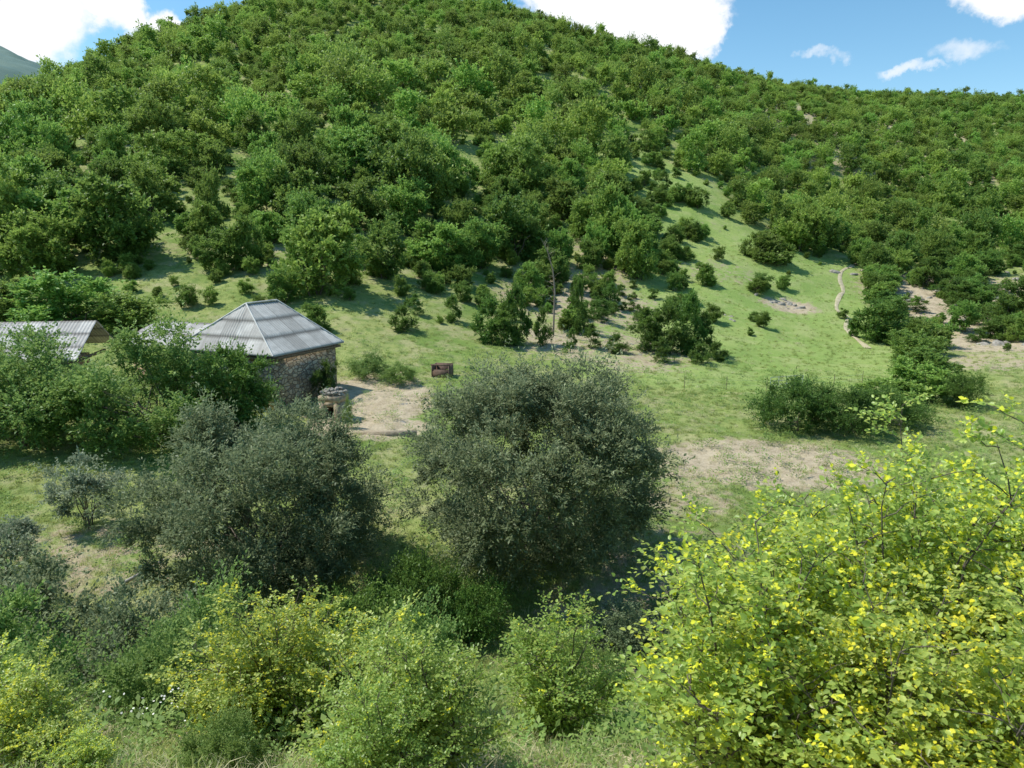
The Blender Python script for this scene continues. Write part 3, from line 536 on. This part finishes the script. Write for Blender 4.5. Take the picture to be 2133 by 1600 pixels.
for line in (fp,fp2):
    for (x,y) in line: z=hz(x,y); add_tube(mb,[(x,y,z-.3),(x+.02,y,z+.5),(x+.03,y,z+.95)],[.025,.02,.018],0,5)
obj("posts",mb.mesh("fence_posts",[M_wood]),parent=fence); mb=MB()
for line in (fp,fp2):
    for hgt in (.35,.7): add_tube(mb,[(x,y,hz(x,y)+hgt) for x,y in line],[.004]*len(line),0,3)
obj("wires",mb.mesh("fence_wires",[M_metal]),parent=fence)
# ------------------------------------------------------------------ dead tree
mb=MB(); bx_,by_=3.8,66.; z=hz(bx_,by_); r=np.random.default_rng(3)
tr=np.array([(bx_,by_,z-.3),(bx_+.05,by_,z+2),(bx_+.1,by_,z+4),(bx_-.1,by_,z+6),(bx_-.6,by_,z+7.6),(bx_-1.2,by_,z+8.8)]); add_tube(mb,tr,[.10,.09,.075,.06,.04,.015],0,6)
for i in range(22):
    k=r.uniform(1.2,4.8); j=int(k); p=tr[j]+(tr[j+1]-tr[j])*(k-j); d=unit(np.array([r.normal(),r.normal()*.6,.9])); L=r.uniform(.3,1.1)
    add_tube(mb,[p,p+d*L*.5+np.array([0,0,.1]),p+d*L],[.022,.014,.005],0,4)
obj("dead_tree",mb.mesh("dead_tree",[plain("dead_wood",(.20,.16,.12),(.30,.25,.20),6)]))
mb=MB(); add_tube(mb,[(-13.0,22.2,hz(-13.,22.2)+.08),(-12.4,22.5,hz(-12.4,22.5)+.25),(-11.8,22.8,hz(-12,22.6)+.55)],[.07,.05,.03],0,6); obj("fallen_log",mb.mesh("fallen_log",[plain("grey_wood",(.25,.23,.2),(.38,.36,.33),6)]))
# ------------------------------------------------------------------ sky, clouds, sun
sd=Vector((-.52,.10,.82)).normalized()
w=bpy.data.worlds.new("World"); SC.world=w; w.use_nodes=True; nt=w.node_tree; bg=nt.nodes["Background"]
sky=nd(nt,'ShaderNodeTexSky',sky_type='NISHITA'); sky.sun_disc=False; sky.sun_elevation=math.asin(sd.z); sky.sun_rotation=math.atan2(sd.x,sd.y)
sky.altitude=800; sky.air_density=1.0; sky.dust_density=.4; sky.ozone_density=1.0
tc=nd(nt,'ShaderNodeTexCoord'); sep=nd(nt,'ShaderNodeSeparateXYZ'); nt.links.new(tc.outputs['Generated'],sep.inputs[0])
ysafe=math_(nt,'MAXIMUM',sep.outputs[1],.05); a_=math_(nt,'DIVIDE',sep.outputs[0],ysafe); t_=math_(nt,'DIVIDE',sep.outputs[2],ysafe)
nz=noise(nt,tc.outputs['Generated'],14,8,.65); nw=nd(nt,'ShaderNodeTexNoise'); nw.inputs['Scale'].default_value=11; nw.inputs['Detail'].default_value=8; nw.inputs['Roughness'].default_value=.62; nt.links.new(tc.outputs['Generated'],nw.inputs['Vector'])
sc_=nd(nt,'ShaderNodeSeparateColor'); nt.links.new(nw.outputs['Color'],sc_.inputs[0])
aw=math_(nt,'ADD',a_,math_(nt,'MULTIPLY',math_(nt,'SUBTRACT',sc_.outputs[0],.5),.20)); tw_=math_(nt,'ADD',t_,math_(nt,'MULTIPLY',math_(nt,'SUBTRACT',sc_.outputs[1],.5),.12))
def blobs(lst):
    tot=None
    for ca,ct,ra,rt in lst:
        e=math_(nt,'ADD',math_(nt,'POWER',math_(nt,'ABSOLUTE',math_(nt,'DIVIDE',math_(nt,'SUBTRACT',aw,ca),ra)),2),math_(nt,'POWER',math_(nt,'ABSOLUTE',math_(nt,'DIVIDE',math_(nt,'SUBTRACT',tw_,ct),rt)),2))
        f=math_(nt,'SUBTRACT',1.0,e); tot=f if tot is None else math_(nt,'MAXIMUM',tot,f)
    return tot
big=blobs([(.16,.30,.12,.09),(.09,.31,.08,.05),(.235,.265,.055,.06),(-.66,.27,.13,.08),(-.52,.30,.05,.05),(-.46,.265,.045,.035),(.66,.31,.11,.035),(.9,.4,.3,.08),(-1.2,.35,.3,.15),(.2,.8,.5,.1),(-.06,.315,.05,.018)])
big=math_(nt,'ADD',big,math_(nt,'MULTIPLY',math_(nt,'SUBTRACT',nz,.5),1.2)); cb=mapr(nt,big,-.2,.6)
sm=blobs([(.60,.238,.05,.016),(.40,.226,.03,.010),(.52,.218,.05,.008),(.02,.288,.03,.014)]); sm=math_(nt,'ADD',sm,math_(nt,'MULTIPLY',math_(nt,'SUBTRACT',nz,.5),3.0)); cs=mapr(nt,sm,-.2,1.6,0,.7)
cm=math_(nt,'MAXIMUM',cb,cs)
hs=nd(nt,'ShaderNodeHueSaturation'); nt.links.new(sky.outputs[0],hs.inputs['Color']); hs.inputs['Saturation'].default_value=1.2; hs.inputs['Value'].default_value=1.3; hs.inputs['Hue'].default_value=.485
nt.links.new(mixc(nt,cm,hs.outputs[0],(7.9,8.0,8.2)),bg.inputs['Color']); bg.inputs['Strength'].default_value=.135
l=bpy.data.lights.new("sun",'SUN'); l.energy=5.0; l.angle=math.radians(.5); l.color=(1,.96,.88); lo=obj("sun",l); lo.rotation_euler=sd.to_track_quat('Z','Y').to_euler()
# ------------------------------------------------------------------ camera
c=bpy.data.cameras.new("camera"); co=obj("camera",c); c.sensor_width=36; c.lens=36*1500/2133; c.clip_start=.05; c.clip_end=6000; co.rotation_euler=(math.radians(90-11.3),0,0); SC.camera=co
c.dof.use_dof=True; c.dof.focus_distance=35; c.dof.aperture_fstop=6.3
